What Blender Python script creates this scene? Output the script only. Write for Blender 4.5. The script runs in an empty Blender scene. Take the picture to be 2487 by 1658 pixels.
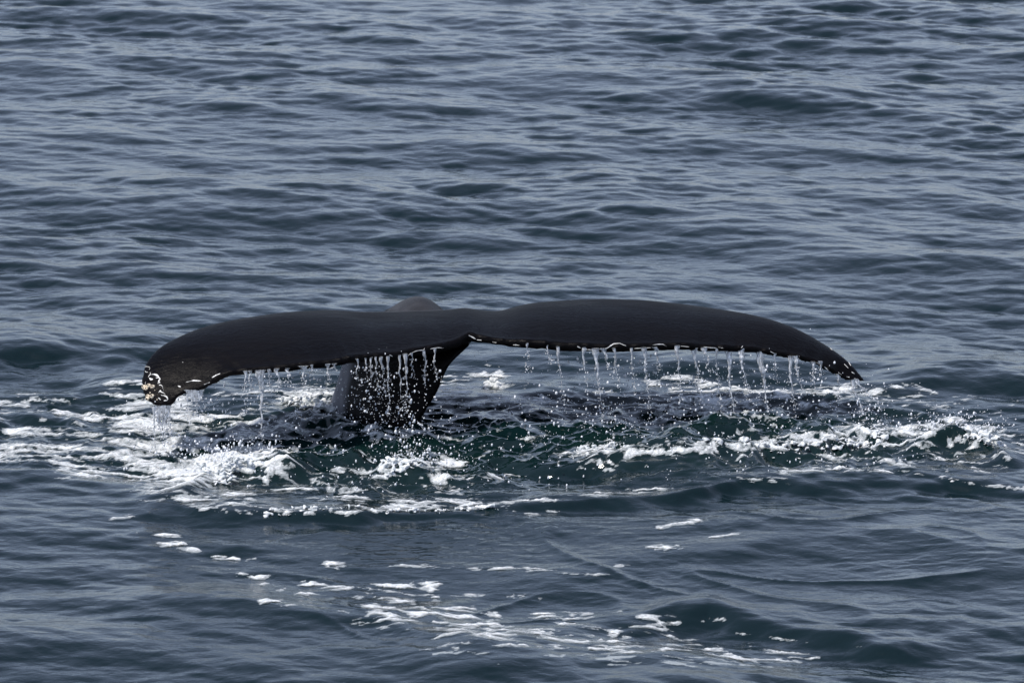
import bpy, bmesh, math, random
import numpy as np
from mathutils import Vector, Matrix
from mathutils.bvhtree import BVHTree

# ------------------------------------------------------------------ camera, sky, sun, exposure
scene = bpy.context.scene
col = scene.collection
PW, PH = 2487.0, 1658.0                       # photograph size, used only to read positions off it
CAM = np.array([0.80, -31.2, 7.2])
FPX = 12698.0
PITCH = math.atan2(7.2, 31.2) - math.atan(211.0 / FPX)
cam_data = bpy.data.cameras.new('camera')
cam_data.sensor_width = 36.0
cam_data.lens = 36.0 * FPX / PW
cam_data.clip_start = 0.5
cam_data.clip_end = 20000
cam_data.dof.use_dof = True
cam_data.dof.focus_distance = 31.9
cam_data.dof.aperture_fstop = 8.0
cam = bpy.data.objects.new('camera', cam_data)
cam.location = CAM
cam.rotation_euler = (math.pi / 2 - PITCH, 0, 0)
col.objects.link(cam)
scene.camera = cam

SUN_EL, SUN_AZ = math.radians(58), math.radians(236)   # azimuth clockwise from +Y (away from camera)
sun_dir = Vector((math.sin(SUN_AZ) * math.cos(SUN_EL), math.cos(SUN_AZ) * math.cos(SUN_EL), math.sin(SUN_EL)))
world = bpy.data.worlds.new('World')
scene.world = world
world.use_nodes = True
wn = world.node_tree
wn.nodes.clear()
sky = wn.nodes.new('ShaderNodeTexSky')
sky.sky_type = 'NISHITA'
sky.sun_disc = False
sky.sun_elevation = SUN_EL
sky.sun_rotation = SUN_AZ
sky.air_density = 1.0
sky.dust_density = 0.8
sky.ozone_density = 4.0
hs = wn.nodes.new('ShaderNodeHueSaturation')
hs.inputs['Saturation'].default_value = 0.56
bg = wn.nodes.new('ShaderNodeBackground')
bg.inputs['Strength'].default_value = 0.15
wo = wn.nodes.new('ShaderNodeOutputWorld')
wn.links.new(sky.outputs[0], hs.inputs['Color'])
tint = wn.nodes.new('ShaderNodeMix'); tint.data_type = 'RGBA'; tint.blend_type = 'MULTIPLY'
tint.inputs['Factor'].default_value = 1.0
tint.inputs['B'].default_value = (0.945, 0.972, 1.10, 1)      # thin high haze
wn.links.new(hs.outputs[0], tint.inputs['A'])
wn.links.new(tint.outputs['Result'], bg.inputs['Color'])
wn.links.new(bg.outputs[0], wo.inputs['Surface'])

sd = bpy.data.lights.new('sun', 'SUN')
sd.energy = 3.5
sd.angle = math.radians(4)
sd.color = (1.0, 0.93, 0.83)
sun = bpy.data.objects.new('sun', sd)
sun.rotation_euler = sun_dir.to_track_quat('Z', 'Y').to_euler()
col.objects.link(sun)

vs = scene.view_settings
vs.view_transform = 'Standard'
vs.look = 'None'
vs.exposure = 0.08
vs.gamma = 1.0
vs.use_curve_mapping = False
scene.cycles.use_denoising = True
scene.cycles.max_bounces = 8
scene.cycles.transmission_bounces = 6
scene.cycles.sample_clamp_indirect = 6.0
scene.cycles.caustics_reflective = False
scene.cycles.caustics_refractive = False

# ------------------------------------------------------------------ maths helpers
cp, sp = math.cos(PITCH), math.sin(PITCH)
FWD = np.array([0.0, cp, -sp])
UP = np.array([0.0, sp, cp])

def ray(px, py):
    """direction of the sight line through a point of the photograph"""
    return FWD + np.array([1.0, 0, 0]) * ((px - PW / 2) / FPX) - UP * ((py - PH / 2) / FPX)

def on_z(px, py, z=0.0):
    d = ray(px, py)
    return CAM + d * ((z - CAM[2]) / d[2])

def on_y(px, py, y):
    d = ray(px, py)
    return CAM + d * ((y - CAM[1]) / d[1])

def project(X, Y, Z):
    dx, dy, dz = X - CAM[0], Y - CAM[1], Z - CAM[2]
    dep = dy * cp - dz * sp
    up = dy * sp + dz * cp
    return PW / 2 + FPX * dx / dep, PH / 2 - FPX * up / dep

def smooth(a, b, x):
    t = np.clip((x - a) / (b - a), 0, 1)
    return t * t * (3 - 2 * t)

_rng = np.random.default_rng(7)
_perm = np.concatenate([_rng.permutation(512)] * 3)
_ang = _rng.uniform(0, 2 * np.pi, 512)
_gx, _gy = np.cos(_ang), np.sin(_ang)

def perlin(x, y, seed=0):
    x = x + seed * 17.31
    y = y + seed * 9.77
    xi = np.floor(x).astype(np.int64)
    yi = np.floor(y).astype(np.int64)
    xf, yf = x - xi, y - yi
    u = xf * xf * xf * (xf * (xf * 6 - 15) + 10)
    v = yf * yf * yf * (yf * (yf * 6 - 15) + 10)
    def g(ix, iy, fx, fy):
        h = _perm[_perm[ix & 511] + (iy & 511)]
        return _gx[h] * fx + _gy[h] * fy
    a = g(xi, yi, xf, yf)
    b = g(xi + 1, yi, xf - 1, yf)
    c = g(xi, yi + 1, xf, yf - 1)
    d = g(xi + 1, yi + 1, xf - 1, yf - 1)
    return (a + u * (b - a) + v * (c - a) + u * v * (a - b - c + d)) * 1.5

def fbm(x, y, octaves=4, seed=0, gain=0.5, lac=2.03):
    s, a, t = 0.0, 1.0, 0.0
    for o in range(octaves):
        s = s + a * perlin(x, y, seed + o * 3)
        t += a
        a *= gain
        x, y = x * lac, y * lac
    return s / t

# ------------------------------------------------------------------ object helpers
def tag(o, label=None, cat=None, group=None, kind=None):
    if label: o['label'] = label
    if cat: o['category'] = cat
    if group: o['group'] = group
    if kind: o['kind'] = kind
    return o

def mesh_from(name, co, faces, smooth_shade=True):
    """co (n,3); faces (m,3|4) index array or list of arrays"""
    me = bpy.data.meshes.new(name)
    if not isinstance(faces, list): faces = [faces]
    faces = [np.asarray(f, dtype=np.int32) for f in faces if len(f)]
    co = np.asarray(co, dtype=np.float32)
    me.vertices.add(len(co))
    me.vertices.foreach_set('co', co.ravel())
    loops = np.concatenate([f.ravel() for f in faces])
    tot = np.concatenate([np.full(len(f), f.shape[1], dtype=np.int32) for f in faces])
    start = np.concatenate([[0], np.cumsum(tot)[:-1]]).astype(np.int32)
    me.loops.add(len(loops))
    me.loops.foreach_set('vertex_index', loops)
    me.polygons.add(len(tot))
    me.polygons.foreach_set('loop_start', start)
    me.polygons.foreach_set('loop_total', tot)
    me.polygons.foreach_set('use_smooth', np.full(len(tot), smooth_shade, dtype=bool))
    me.update(calc_edges=True)
    me.validate()
    return me

def obj(name, me, mat, parent=None):
    o = bpy.data.objects.new(name, me)
    col.objects.link(o)
    if mat and not me.materials: me.materials.append(mat)
    if parent: o.parent = parent
    return o

def bake(o, mods):
    """apply a list of (type, settings) modifiers, return the new mesh"""
    for t, st in mods:
        m = o.modifiers.new(t, t)
        for k, v in st.items(): setattr(m, k, v)
    dg = bpy.context.evaluated_depsgraph_get()
    dg.update()
    me = bpy.data.meshes.new_from_object(o.evaluated_get(dg))
    return me

_ico = {}
def ico(sub):
    if sub not in _ico:
        bm = bmesh.new()
        bmesh.ops.create_icosphere(bm, subdivisions=sub, radius=1.0)
        bm.verts.ensure_lookup_table()
        _ico[sub] = (np.array([v.co[:] for v in bm.verts]), np.array([[v.index for v in f.verts] for f in bm.faces]))
        bm.free()
    return _ico[sub]

def balls(centres, radii, sub=1, squash=None):
    """joined spheres: returns co, faces"""
    v, f = ico(sub)
    c = np.asarray(centres)
    r = np.asarray(radii)
    if r.ndim == 1: r = np.repeat(r[:, None], 3, 1)
    co = (c[:, None, :] + v[None] * r[:, None, :]).reshape(-1, 3)
    fa = (f[None] + (np.arange(len(c)) * len(v))[:, None, None]).reshape(-1, 3)
    return co, fa

# ------------------------------------------------------------------ materials
def new_mat(name):
    m = bpy.data.materials.new(name)
    m.use_nodes = True
    nt = m.node_tree
    b = nt.nodes['Principled BSDF']
    return m, nt, b

def mapping(nt, scale):
    tc = nt.nodes.new('ShaderNodeTexCoord')
    mp = nt.nodes.new('ShaderNodeMapping')
    mp.inputs['Scale'].default_value = scale
    nt.links.new(tc.outputs['Object'], mp.inputs['Vector'])
    return mp

def noise(nt, vec, scale, detail=4, rough=0.5, dist=0.0):
    n = nt.nodes.new('ShaderNodeTexNoise')
    n.inputs['Scale'].default_value = scale
    n.inputs['Detail'].default_value = detail
    n.inputs['Roughness'].default_value = rough
    n.inputs['Distortion'].default_value = dist
    nt.links.new(vec, n.inputs['Vector'])
    return n

# sea water: dark upwelling green-blue under a mirror-like skin with capillary ripples
M_SEA, nt, b = new_mat('sea_water')
at = nt.nodes.new('ShaderNodeAttribute'); at.attribute_name = 'aerated'
mx = nt.nodes.new('ShaderNodeMix'); mx.data_type = 'RGBA'
mx.inputs['A'].default_value = (0.0026, 0.0110, 0.0135, 1)
mx.inputs['B'].default_value = (0.0036, 0.0145, 0.0138, 1)
nt.links.new(at.outputs['Fac'], mx.inputs['Factor'])
tf = nt.nodes.new('ShaderNodeAttribute'); tf.attribute_name = 'thin_foam'
mpf = mapping(nt, (1.0, 1.5, 1.0))
nf = noise(nt, mpf.outputs[0], 55, 4, 0.65, 0.5)
sub = nt.nodes.new('ShaderNodeMath'); sub.operation = 'ADD'
nt.links.new(tf.outputs['Fac'], sub.inputs[0]); nt.links.new(nf.outputs['Fac'], sub.inputs[1])
rg = nt.nodes.new('ShaderNodeMapRange')
rg.inputs['From Min'].default_value = 1.06; rg.inputs['From Max'].default_value = 1.42
rg.inputs['To Min'].default_value = 0.0; rg.inputs['To Max'].default_value = 0.55
nt.links.new(sub.outputs[0], rg.inputs['Value'])
mf = nt.nodes.new('ShaderNodeMix'); mf.data_type = 'RGBA'
mf.inputs['B'].default_value = (0.55, 0.60, 0.61, 1)
nt.links.new(rg.outputs[0], mf.inputs['Factor'])
nt.links.new(mx.outputs['Result'], mf.inputs['A'])
nt.links.new(mf.outputs['Result'], b.inputs['Base Color'])
rr = nt.nodes.new('ShaderNodeMapRange')
rr.inputs['To Min'].default_value = 0.04; rr.inputs['To Max'].default_value = 0.5
nt.links.new(rg.outputs[0], rr.inputs['Value'])
nt.links.new(rr.outputs[0], b.inputs['Roughness'])
b.inputs['IOR'].default_value = 1.333
mp = mapping(nt, (1.0, 1.35, 1.0))
n1 = noise(nt, mp.outputs[0], 9.0, 3, 0.5, 0.4)
n2 = noise(nt, mp.outputs[0], 34.0, 3, 0.55, 0.3)
ad = nt.nodes.new('ShaderNodeMath'); ad.operation = 'MULTIPLY_ADD'
nt.links.new(n2.outputs['Fac'], ad.inputs[0]); ad.inputs[1].default_value = 0.25
nt.links.new(n1.outputs['Fac'], ad.inputs[2])
bp = nt.nodes.new('ShaderNodeBump')
bp.inputs['Strength'].default_value = 1.0
bp.inputs['Distance'].default_value = 0.0055
nt.links.new(ad.outputs[0], bp.inputs['Height'])
nt.links.new(bp.outputs[0], b.inputs['Normal'])

# foam: matt white bubbles
M_FOAM, nt, b = new_mat('sea_foam')
mp = mapping(nt, (1, 1, 1))
nb = noise(nt, mp.outputs[0], 60, 4, 0.6)
cr = nt.nodes.new('ShaderNodeValToRGB')
cr.color_ramp.elements[0].position = 0.32; cr.color_ramp.elements[0].color = (0.50, 0.56, 0.58, 1)
cr.color_ramp.elements[1].position = 0.62; cr.color_ramp.elements[1].color = (0.82, 0.83, 0.83, 1)
nt.links.new(nb.outputs['Fac'], cr.inputs['Fac'])
nt.links.new(cr.outputs[0], b.inputs['Base Color'])
b.inputs['Roughness'].default_value = 0.55
bp = nt.nodes.new('ShaderNodeBump'); bp.inputs['Distance'].default_value = 0.006; bp.inputs['Strength'].default_value = 0.6
nt.links.new(nb.outputs['Fac'], bp.inputs['Height']); nt.links.new(bp.outputs[0], b.inputs['Normal'])

# foam lying flat: the same bubbles, thinning out to lace at its edges
M_LACE = M_FOAM.copy(); M_LACE.name = 'lacy_foam'
nt = M_LACE.node_tree
b = nt.nodes['Principled BSDF']
out = nt.nodes['Material Output']
th = nt.nodes.new('ShaderNodeAttribute'); th.attribute_name = 'thickness'
mpl = mapping(nt, (1.0, 1.4, 1.0))
nl = noise(nt, mpl.outputs[0], 70, 3, 0.65, 0.6)
su = nt.nodes.new('ShaderNodeMath'); su.operation = 'MULTIPLY_ADD'
nt.links.new(nl.outputs['Fac'], su.inputs[0]); su.inputs[1].default_value = 0.9
nt.links.new(th.outputs['Fac'], su.inputs[2])
mr = nt.nodes.new('ShaderNodeMapRange')
mr.inputs['From Min'].default_value = 0.54; mr.inputs['From Max'].default_value = 1.02
nt.links.new(su.outputs[0], mr.inputs['Value'])
tr = nt.nodes.new('ShaderNodeBsdfTransparent')
ms = nt.nodes.new('ShaderNodeMixShader')
nt.links.new(mr.outputs[0], ms.inputs[0]); nt.links.new(tr.outputs[0], ms.inputs[1]); nt.links.new(b.outputs[0], ms.inputs[2])
nt.links.new(ms.outputs[0], out.inputs['Surface'])

# falling water and drops: clear water full of fine bubbles
def water_mat(name, milk, rough):
    m, nt, b = new_mat(name)
    b.inputs['Base Color'].default_value = (0.90, 0.93, 0.97, 1)
    b.inputs['Roughness'].default_value = rough
    b.inputs['IOR'].default_value = 1.333
    mp = mapping(nt, (1.0, 1.0, 0.28))
    nb = noise(nt, mp.outputs[0], 90, 3, 0.6, 0.4)
    mr = nt.nodes.new('ShaderNodeMapRange')
    mr.inputs['From Min'].default_value = 0.40; mr.inputs['From Max'].default_value = 0.66
    mr.inputs['To Min'].default_value = min(1.0, 1.4 - milk * 1.4); mr.inputs['To Max'].default_value = max(0.0, 0.5 - milk)
    nt.links.new(nb.outputs['Fac'], mr.inputs['Value'])
    nt.links.new(mr.outputs[0], b.inputs['Transmission Weight'])
    bp = nt.nodes.new('ShaderNodeBump'); bp.inputs['Distance'].default_value = 0.004; bp.inputs['Strength'].default_value = 0.8
    nt.links.new(nb.outputs['Fac'], bp.inputs['Height']); nt.links.new(bp.outputs[0], b.inputs['Normal'])
    return m
M_STREAM = water_mat('falling_water', 0.46, 0.06)
M_DROP = water_mat('water_drops', 0.85, 0.12)

# whale skin: wet, almost black, fine wrinkles
M_SKIN, nt, b = new_mat('whale_skin')
mp = mapping(nt, (1.0, 2.2, 4.0))
ns = noise(nt, mp.outputs[0], 1.6, 5, 0.6, 0.3)
cr = nt.nodes.new('ShaderNodeValToRGB')
cr.color_ramp.elements[0].position = 0.3; cr.color_ramp.elements[0].color = (0.0016, 0.0014, 0.0018, 1)
cr.color_ramp.elements[1].position = 0.75; cr.color_ramp.elements[1].color = (0.0042, 0.0035, 0.0040, 1)
nt.links.new(ns.outputs['Fac'], cr.inputs['Fac'])
nt.links.new(cr.outputs[0], b.inputs['Base Color'])
b.inputs['Roughness'].default_value = 0.36
b.inputs['IOR'].default_value = 1.40
b.inputs['Specular IOR Level'].default_value = 0.30
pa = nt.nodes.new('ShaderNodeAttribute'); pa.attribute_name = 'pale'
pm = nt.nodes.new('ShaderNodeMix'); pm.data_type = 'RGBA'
pm.inputs['B'].default_value = (0.22, 0.228, 0.255, 1)  # grey of the wet sky reflection, mixed into the skin colour
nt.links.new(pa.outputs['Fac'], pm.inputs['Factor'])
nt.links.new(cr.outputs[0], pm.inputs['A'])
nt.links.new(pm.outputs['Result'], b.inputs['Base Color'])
mp2 = mapping(nt, (1.0, 1.9, 2.4))
nw = noise(nt, mp2.outputs[0], 8.0, 6, 0.66, 2.2)
bp = nt.nodes.new('ShaderNodeBump'); bp.inputs['Distance'].default_value = 0.013; bp.inputs['Strength'].default_value = 0.6
nt.links.new(nw.outputs['Fac'], bp.inputs['Height']); nt.links.new(bp.outputs[0], b.inputs['Normal'])
wr = nt.nodes.new('ShaderNodeMapRange')                   # wetter and drier patches
wr.inputs['From Min'].default_value = 0.35; wr.inputs['From Max'].default_value = 0.65
wr.inputs['To Min'].default_value = 0.24; wr.inputs['To Max'].default_value = 0.40
nt.links.new(ns.outputs['Fac'], wr.inputs['Value']); nt.links.new(wr.outputs[0], b.inputs['Roughness'])
df = nt.nodes.new('ShaderNodeBsdfDiffuse')                # the skin takes up most of the light that meets it
nt.links.new(pm.outputs['Result'], df.inputs['Color'])
ms = nt.nodes.new('ShaderNodeMixShader'); ms.inputs[0].default_value = 0.38
nt.links.new(df.outputs[0], ms.inputs[1]); nt.links.new(b.outputs[0], ms.inputs[2])
nt.links.new(ms.outputs[0], nt.nodes['Material Output'].inputs['Surface'])

M_BARN, nt, b = new_mat('barnacle_shell')
mp = mapping(nt, (1, 1, 1))
nb = noise(nt, mp.outputs[0], 45, 3, 0.6)
cr = nt.nodes.new('ShaderNodeValToRGB')
cr.color_ramp.elements[0].position = 0.35; cr.color_ramp.elements[0].color = (0.68, 0.53, 0.34, 1)
cr.color_ramp.elements[1].position = 0.6; cr.color_ramp.elements[1].color = (0.90, 0.82, 0.68, 1)
nt.links.new(nb.outputs['Fac'], cr.inputs['Fac']); nt.links.new(cr.outputs[0], b.inputs['Base Color'])
b.inputs['Roughness'].default_value = 0.6
M_BHOLE, nt, b = new_mat('barnacle_opening')
b.inputs['Base Color'].default_value = (0.03, 0.022, 0.016, 1)
M_SCAR, nt, b = new_mat('pale_scar')
b.inputs['Base Color'].default_value = (0.72, 0.72, 0.70, 1)
b.inputs['Roughness'].default_value = 0.45

# ------------------------------------------------------------------ sea surface
def make_tile(L, N, lam_lo, lam_hi, slope, heading, spread, seed, power=3.6, chop=1.0):
    """one periodic patch of wind waves (height and sideways drift) with wavelengths lam_lo..lam_hi"""
    rng = np.random.default_rng(seed)
    k1 = np.fft.fftfreq(N, L / N) * 2 * np.pi
    kx, ky = np.meshgrid(k1, k1, indexing='xy')
    k = np.hypot(kx, ky); k[0, 0] = 1
    th = np.arctan2(ky, kx) - heading
    c = np.cos(th)
    P = k ** -power * np.exp(-(2 * np.pi / lam_hi / k) ** 4) * np.exp(-(k * lam_lo / (2 * np.pi)) ** 2)
    P = P * np.abs(c) ** spread * (0.15 + 0.85 * (c > 0))
    P[0, 0] = 0
    A = np.sqrt(P) * (rng.normal(size=(N, N)) + 1j * rng.normal(size=(N, N)))
    h = np.fft.ifft2(A).real
    sx = np.fft.ifft2(1j * kx * A).real
    sy = np.fft.ifft2(1j * ky * A).real
    s = slope / math.sqrt((sx ** 2 + sy ** 2).mean())
    dx = np.fft.ifft2(1j * kx / k * A).real
    dy = np.fft.ifft2(1j * ky / k * A).real
    return dict(L=L, N=N, h=h * s, dx=dx * s * chop, dy=dy * s * chop)

def sample(tile, x, y, rot, want=('h', 'dx', 'dy')):
    c, s = math.cos(rot), math.sin(rot)
    u = (x * c + y * s) / tile['L'] * tile['N']
    v = (-x * s + y * c) / tile['L'] * tile['N']
    N = tile['N']
    ui, vi = np.floor(u).astype(np.int64), np.floor(v).astype(np.int64)
    fu, fv = u - ui, v - vi
    fu, fv = fu * fu * (3 - 2 * fu) * 0.3 + fu * 0.7, fv * fv * (3 - 2 * fv) * 0.3 + fv * 0.7
    u0, v0, u1, v1 = ui % N, vi % N, (ui + 1) % N, (vi + 1) % N
    r = []
    for w in want:
        a = tile[w]
        r.append((a[v0, u0] * (1 - fu) + a[v0, u1] * fu) * (1 - fv) + (a[v1, u0] * (1 - fu) + a[v1, u1] * fu) * fv)
    h, dx, dy = r
    return h, dx * c - dy * s, dx * s + dy * c

HEAD = math.radians(-90 - 20)        # waves run towards the camera, crests a little turned
T_SWELL = make_tile(37.0, 512, 1.2, 4.5, 0.050, HEAD, 5.0, 11, chop=0.9)
T_CHOP = make_tile(19.0, 768, 0.28, 1.5, 0.095, HEAD, 3.0, 12, chop=0.9)
T_RIP = make_tile(7.3, 512, 0.09, 0.45, 0.085, HEAD, 1.8, 13, power=3.2, chop=0.8)

def px_len(p, q): return math.hypot(p[0] - q[0], p[1] - q[1])

def stroke_px(X, Y, pts, w, ends=True):
    """1 on the line, 0 at distance w, measured in photograph pixels; vertical distance counts once"""
    out = np.zeros_like(X)
    xs = [p[0] for p in pts]; ys = [p[1] for p in pts]
    m = (X > min(xs) - w * 3) & (X < max(xs) + w * 3) & (Y > min(ys) - w) & (Y < max(ys) + w)
    if not m.any(): return out
    x, y = X[m], Y[m]
    best = np.full(x.shape, 1e9)
    for (x0, y0), (x1, y1) in zip(pts[:-1], pts[1:]):
        dx, dy = x1 - x0, y1 - y0
        t = np.clip(((x - x0) * dx + (y - y0) * dy) / (dx * dx + dy * dy + 1e-9), 0, 1)
        best = np.minimum(best, ((x - x0 - t * dx) / 2.2) ** 2 + (y - y0 - t * dy) ** 2)
    out[m] = np.clip(1 - np.sqrt(best) / w, 0, 1)
    return out

def ell_px(X, Y, cx, cy, rx, ry):
    return np.clip(1 - np.sqrt(((X - cx) / rx) ** 2 + ((Y - cy) / ry) ** 2), 0, 1)

# raised water: crest line in the photograph, height, reach towards the camera, reach away (metres)
RIDGES = [
    ([(380, 1222), (560, 1238), (800, 1236), (1000, 1226), (1180, 1216), (1420, 1200), (1650, 1180), (1850, 1158), (2050, 1150), (2300, 1152)], 0.07, 0.10, 0.55),
    ([(1380, 1085), (1600, 1085), (1820, 1078), (2000, 1050), (2110, 1034), (2200, 1046)], 0.10, 0.16, 0.25),
    ([(2190, 1050), (2260, 1036), (2306, 1026), (2390, 1040), (2430, 1056)], 0.15, 0.16, 0.20),
    ([(1620, 1040), (1740, 1010), (1900, 985), (2010, 1020)], 0.13, 0.30, 0.20),
    ([(440, 1165), (520, 1120), (600, 1110), (700, 1112), (800, 1090), (900, 1070)], 0.13, 0.22, 0.25),
    ([(900, 1140), (990, 1118), (1080, 1130)], 0.10, 0.20, 0.15),
    ([(790, 1010), (860, 1042), (940, 1052), (1040, 1052)], 0.05, 0.12, 0.2),
    ([(1400, 1490), (1560, 1468), (1640, 1452), (1720, 1449), (1800, 1472), (1990, 1500), (2200, 1530)], 0.10, 0.17, 0.32),
    ([(1640, 1455), (1720, 1449)], 0.035, 0.22, 0.2),
    ([(-200, 812), (100, 808), (300, 812), (420, 806)], 0.17, 0.42, 0.90),
    ([(2150, 905), (2280, 892), (2420, 896), (2560, 915)], 0.11, 0.22, 0.45),
    ([(-100, 955), (120, 945), (260, 926), (420, 925)], 0.09, 0.25, 0.35),
    ([(1330, 858), (1480, 862), (1650, 866), (1900, 880)], 0.10, 0.32, 0.60),
    ([(1180, 905), (1330, 925), (1450, 920)], 0.07, 0.20, 0.30),
    ([(640, 905), (720, 900), (820, 905)], 0.12, 0.25, 0.40),
    ([(1000, 1600), (1250, 1590), (1500, 1608), (1800, 1650)], 0.09, 0.35, 0.60),
    ([(380, 1440), (520, 1436), (700, 1470), (900, 1500), (1150, 1560)], 0.06, 0.22, 0.45),
    ([(-100, 1140), (60, 1128), (240, 1135)], 0.07, 0.25, 0.35),
    ([(1500, 1290), (1750, 1270), (1920, 1262)], 0.02, 0.18, 0.4),
    ([(2100, 1390), (2300, 1376), (2560, 1376)], 0.03, 0.2, 0.5),
    ([(1320, 1396), (1560, 1350), (1790, 1330), (1900, 1296)], 0.03, 0.2, 0.4),
    ([(1230, 452), (1450, 458), (1650, 485), (1820, 505)], 0.071, 0.55, 1.1),
    ([(1450, 520), (1650, 522), (1900, 540), (2050, 560)], 0.071, 0.50, 1.0),
    ([(380, 470), (620, 470), (900, 488)], 0.067, 0.55, 1.1),
    ([(-100, 322), (150, 318), (420, 335)], 0.067, 0.6, 1.2),
    ([(520, 235), (760, 232), (1000, 250)], 0.063, 0.6, 1.2),
    ([(760, 80), (880, 78), (990, 85)], 0.055, 0.5, 1.0),
    ([(1750, 225), (1880, 222), (2000, 232)], 0.055, 0.5, 1.0),
    ([(-100, 575), (200, 572), (480, 585)], 0.055, 0.5, 1.0),
    ([(1980, 475), (2250, 470), (2560, 490)], 0.063, 0.5, 1.0),
    ([(1980, 1175), (2300, 1165), (2560, 1190)], 0.03, 0.10, 0.3),
]
_ridge_w = []
for pts, h, near, far in RIDGES:
    _ridge_w.append(([on_z(p[0], p[1], h * 0.9)[:2] for p in pts], h, near, far))

def ridge_height(x, y):
    z = np.zeros_like(x)
    for pts, h, near, far in _ridge_w:
        xs = [p[0] for p in pts]; ys = [p[1] for p in pts]
        m = (x > min(xs) - 1.6) & (x < max(xs) + 1.6) & (y > min(ys) - near * 4) & (y < max(ys) + far * 4)
        if not m.any(): continue
        xx, yy = x[m], y[m]
        wob = 0.10 * perlin(xx * 1.7, yy * 1.7, int(h * 1000) % 37) + 0.05 * perlin(xx * 5, yy * 5, 3)
        yc = np.interp(xx, xs, ys) + wob
        wend = 0.35 + far * 0.5
        end = smooth(min(xs) - wend, min(xs) + wend, xx) * (1 - smooth(max(xs) - wend, max(xs) + wend, xx))
        d = yy - yc
        prof = np.where(d < 0, np.exp(-(d / near) ** 2), np.exp(-(d / far) ** 2))
        amp = h * (0.75 + 0.5 * perlin(xx * 1.3, yy * 0.4, 9))
        z[m] += amp * end * prof
    return z

def fields(x, y):
    """masks over the water, read at the still-water position"""
    X, Y = project(x, y, np.zeros_like(x))
    ok = (y > -12) & (y < 30)
    n = 60 * perlin(x * 0.9, y * 0.9, 21)
    turb = np.maximum.reduce([
        smooth(1.0, 0.55, np.hypot((X - 800) / 760, (Y + n * .4 - 1090) / 150)),
        smooth(1.0, 0.6, np.hypot((X - 1800) / 760, (Y + n * .4 - 1060) / 130)),
        0.6 * smooth(1.0, 0.5, np.hypot((X - 200) / 420, (Y + n * .3 - 1060) / 120)),
        0.0 * smooth(1.0, 0.5, np.hypot((X - 1700) / 560, (Y + n * .3 - 1540) / 60))])
    calm = smooth(1205, 1275, Y + n) * smooth(430, 800, X + n * 2 + (Y - 1250) * -0.45)
    calm = calm * (1 - 0.75 * smooth(1545, 1600, Y + n * .4))
    calm = calm * (1 - 0.8 * np.exp(-((Y - 1530) / 60) ** 2) * smooth(1300, 1500, X))
    return np.where(ok, turb, 0), np.where(ok, calm, 0)

def surf(x, y, cell=0.02):
    """displaced sea surface above the still-water point (x, y)"""
    turb, calm = fields(x, y)
    far = smooth(70, 160, np.hypot(x, y))
    gust = np.clip(0.82 + 0.9 * fbm(x * 0.22 + 3, y * 0.16, 3, 31), 0.35, 1.6)
    a1 = (1 - 0.35 * calm) * (1 - 0.3 * turb) * (1 - far)
    a2 = gust * (1 - 0.80 * calm) * (1 - 0.45 * turb) * (1 - far)
    a3 = (0.30 + 0.85 * gust) * (1 - 0.62 * calm) * (1 - far)
    h1, x1, y1 = sample(T_SWELL, x, y, 0.0)
    h2, x2, y2 = sample(T_CHOP, x, y, 0.10)
    h3, x3, y3 = sample(T_RIP, x + 2.1, y + 0.7, -0.14)
    h3b, x3b, y3b = sample(T_RIP, x * 0.61 - 4.0, y * 0.61 + 1.3, 0.21)
    Z = h1 * a1 + h2 * a2 + (h3 * 0.75 + h3b * 1.1) * a3
    X = x - (x1 * a1 + x2 * a2 + (x3 * .75 + x3b) * a3)
    Y = y - (y1 * a1 + y2 * a2 + (y3 * .75 + y3b) * a3)
    Y = Y - 1.1 * (h2 * a2 + (h3 * 0.75 + h3b) * a3)          # wind leans the crests over
    near = (turb > 0.001)
    if near.any():
        xx, yy, tt = x[near], y[near], turb[near]
        wx = xx + 0.10 * perlin(xx * 3, yy * 3, 41)
        wy = yy + 0.10 * perlin(xx * 3, yy * 3, 42)
        bil = 1 - 2 * np.abs(perlin(wx * 2.6, wy * 3.2, 43))
        bil2 = 1 - 2 * np.abs(perlin(wx * 6.5, wy * 8.0, 44))
        bil3 = 1 - 2 * np.abs(perlin(wx * 15, wy * 19, 45))
        Z[near] += tt * (0.030 * bil + 0.020 * bil2 * (0.5 + 0.5 * bil) + 0.008 * bil3 - 0.02)
    cm = calm > 0.01
    if cm.any():
        xx, yy = x[cm], y[cm]
        w = 0.25 * perlin(xx * 1.1, yy * 1.1, 51)
        r1 = 1 - np.abs(perlin(xx * 0.9 + w * 3, yy * 0.9 + w * 3, 52)) * 2
        fine = fbm(xx * 7 + w * 9, yy * 11, 4, 53, gain=0.55) * np.clip(0.5 + fbm(xx * 0.8, yy * 0.8, 2, 54) * 1.6, 0.05, 1)
        Z[cm] += calm[cm] * (0.016 * np.clip(r1, 0, 1) ** 3 + 0.0075 * fine)
    Z = Z + ridge_height(x, y)
    return X, Y, Z, turb

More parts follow.
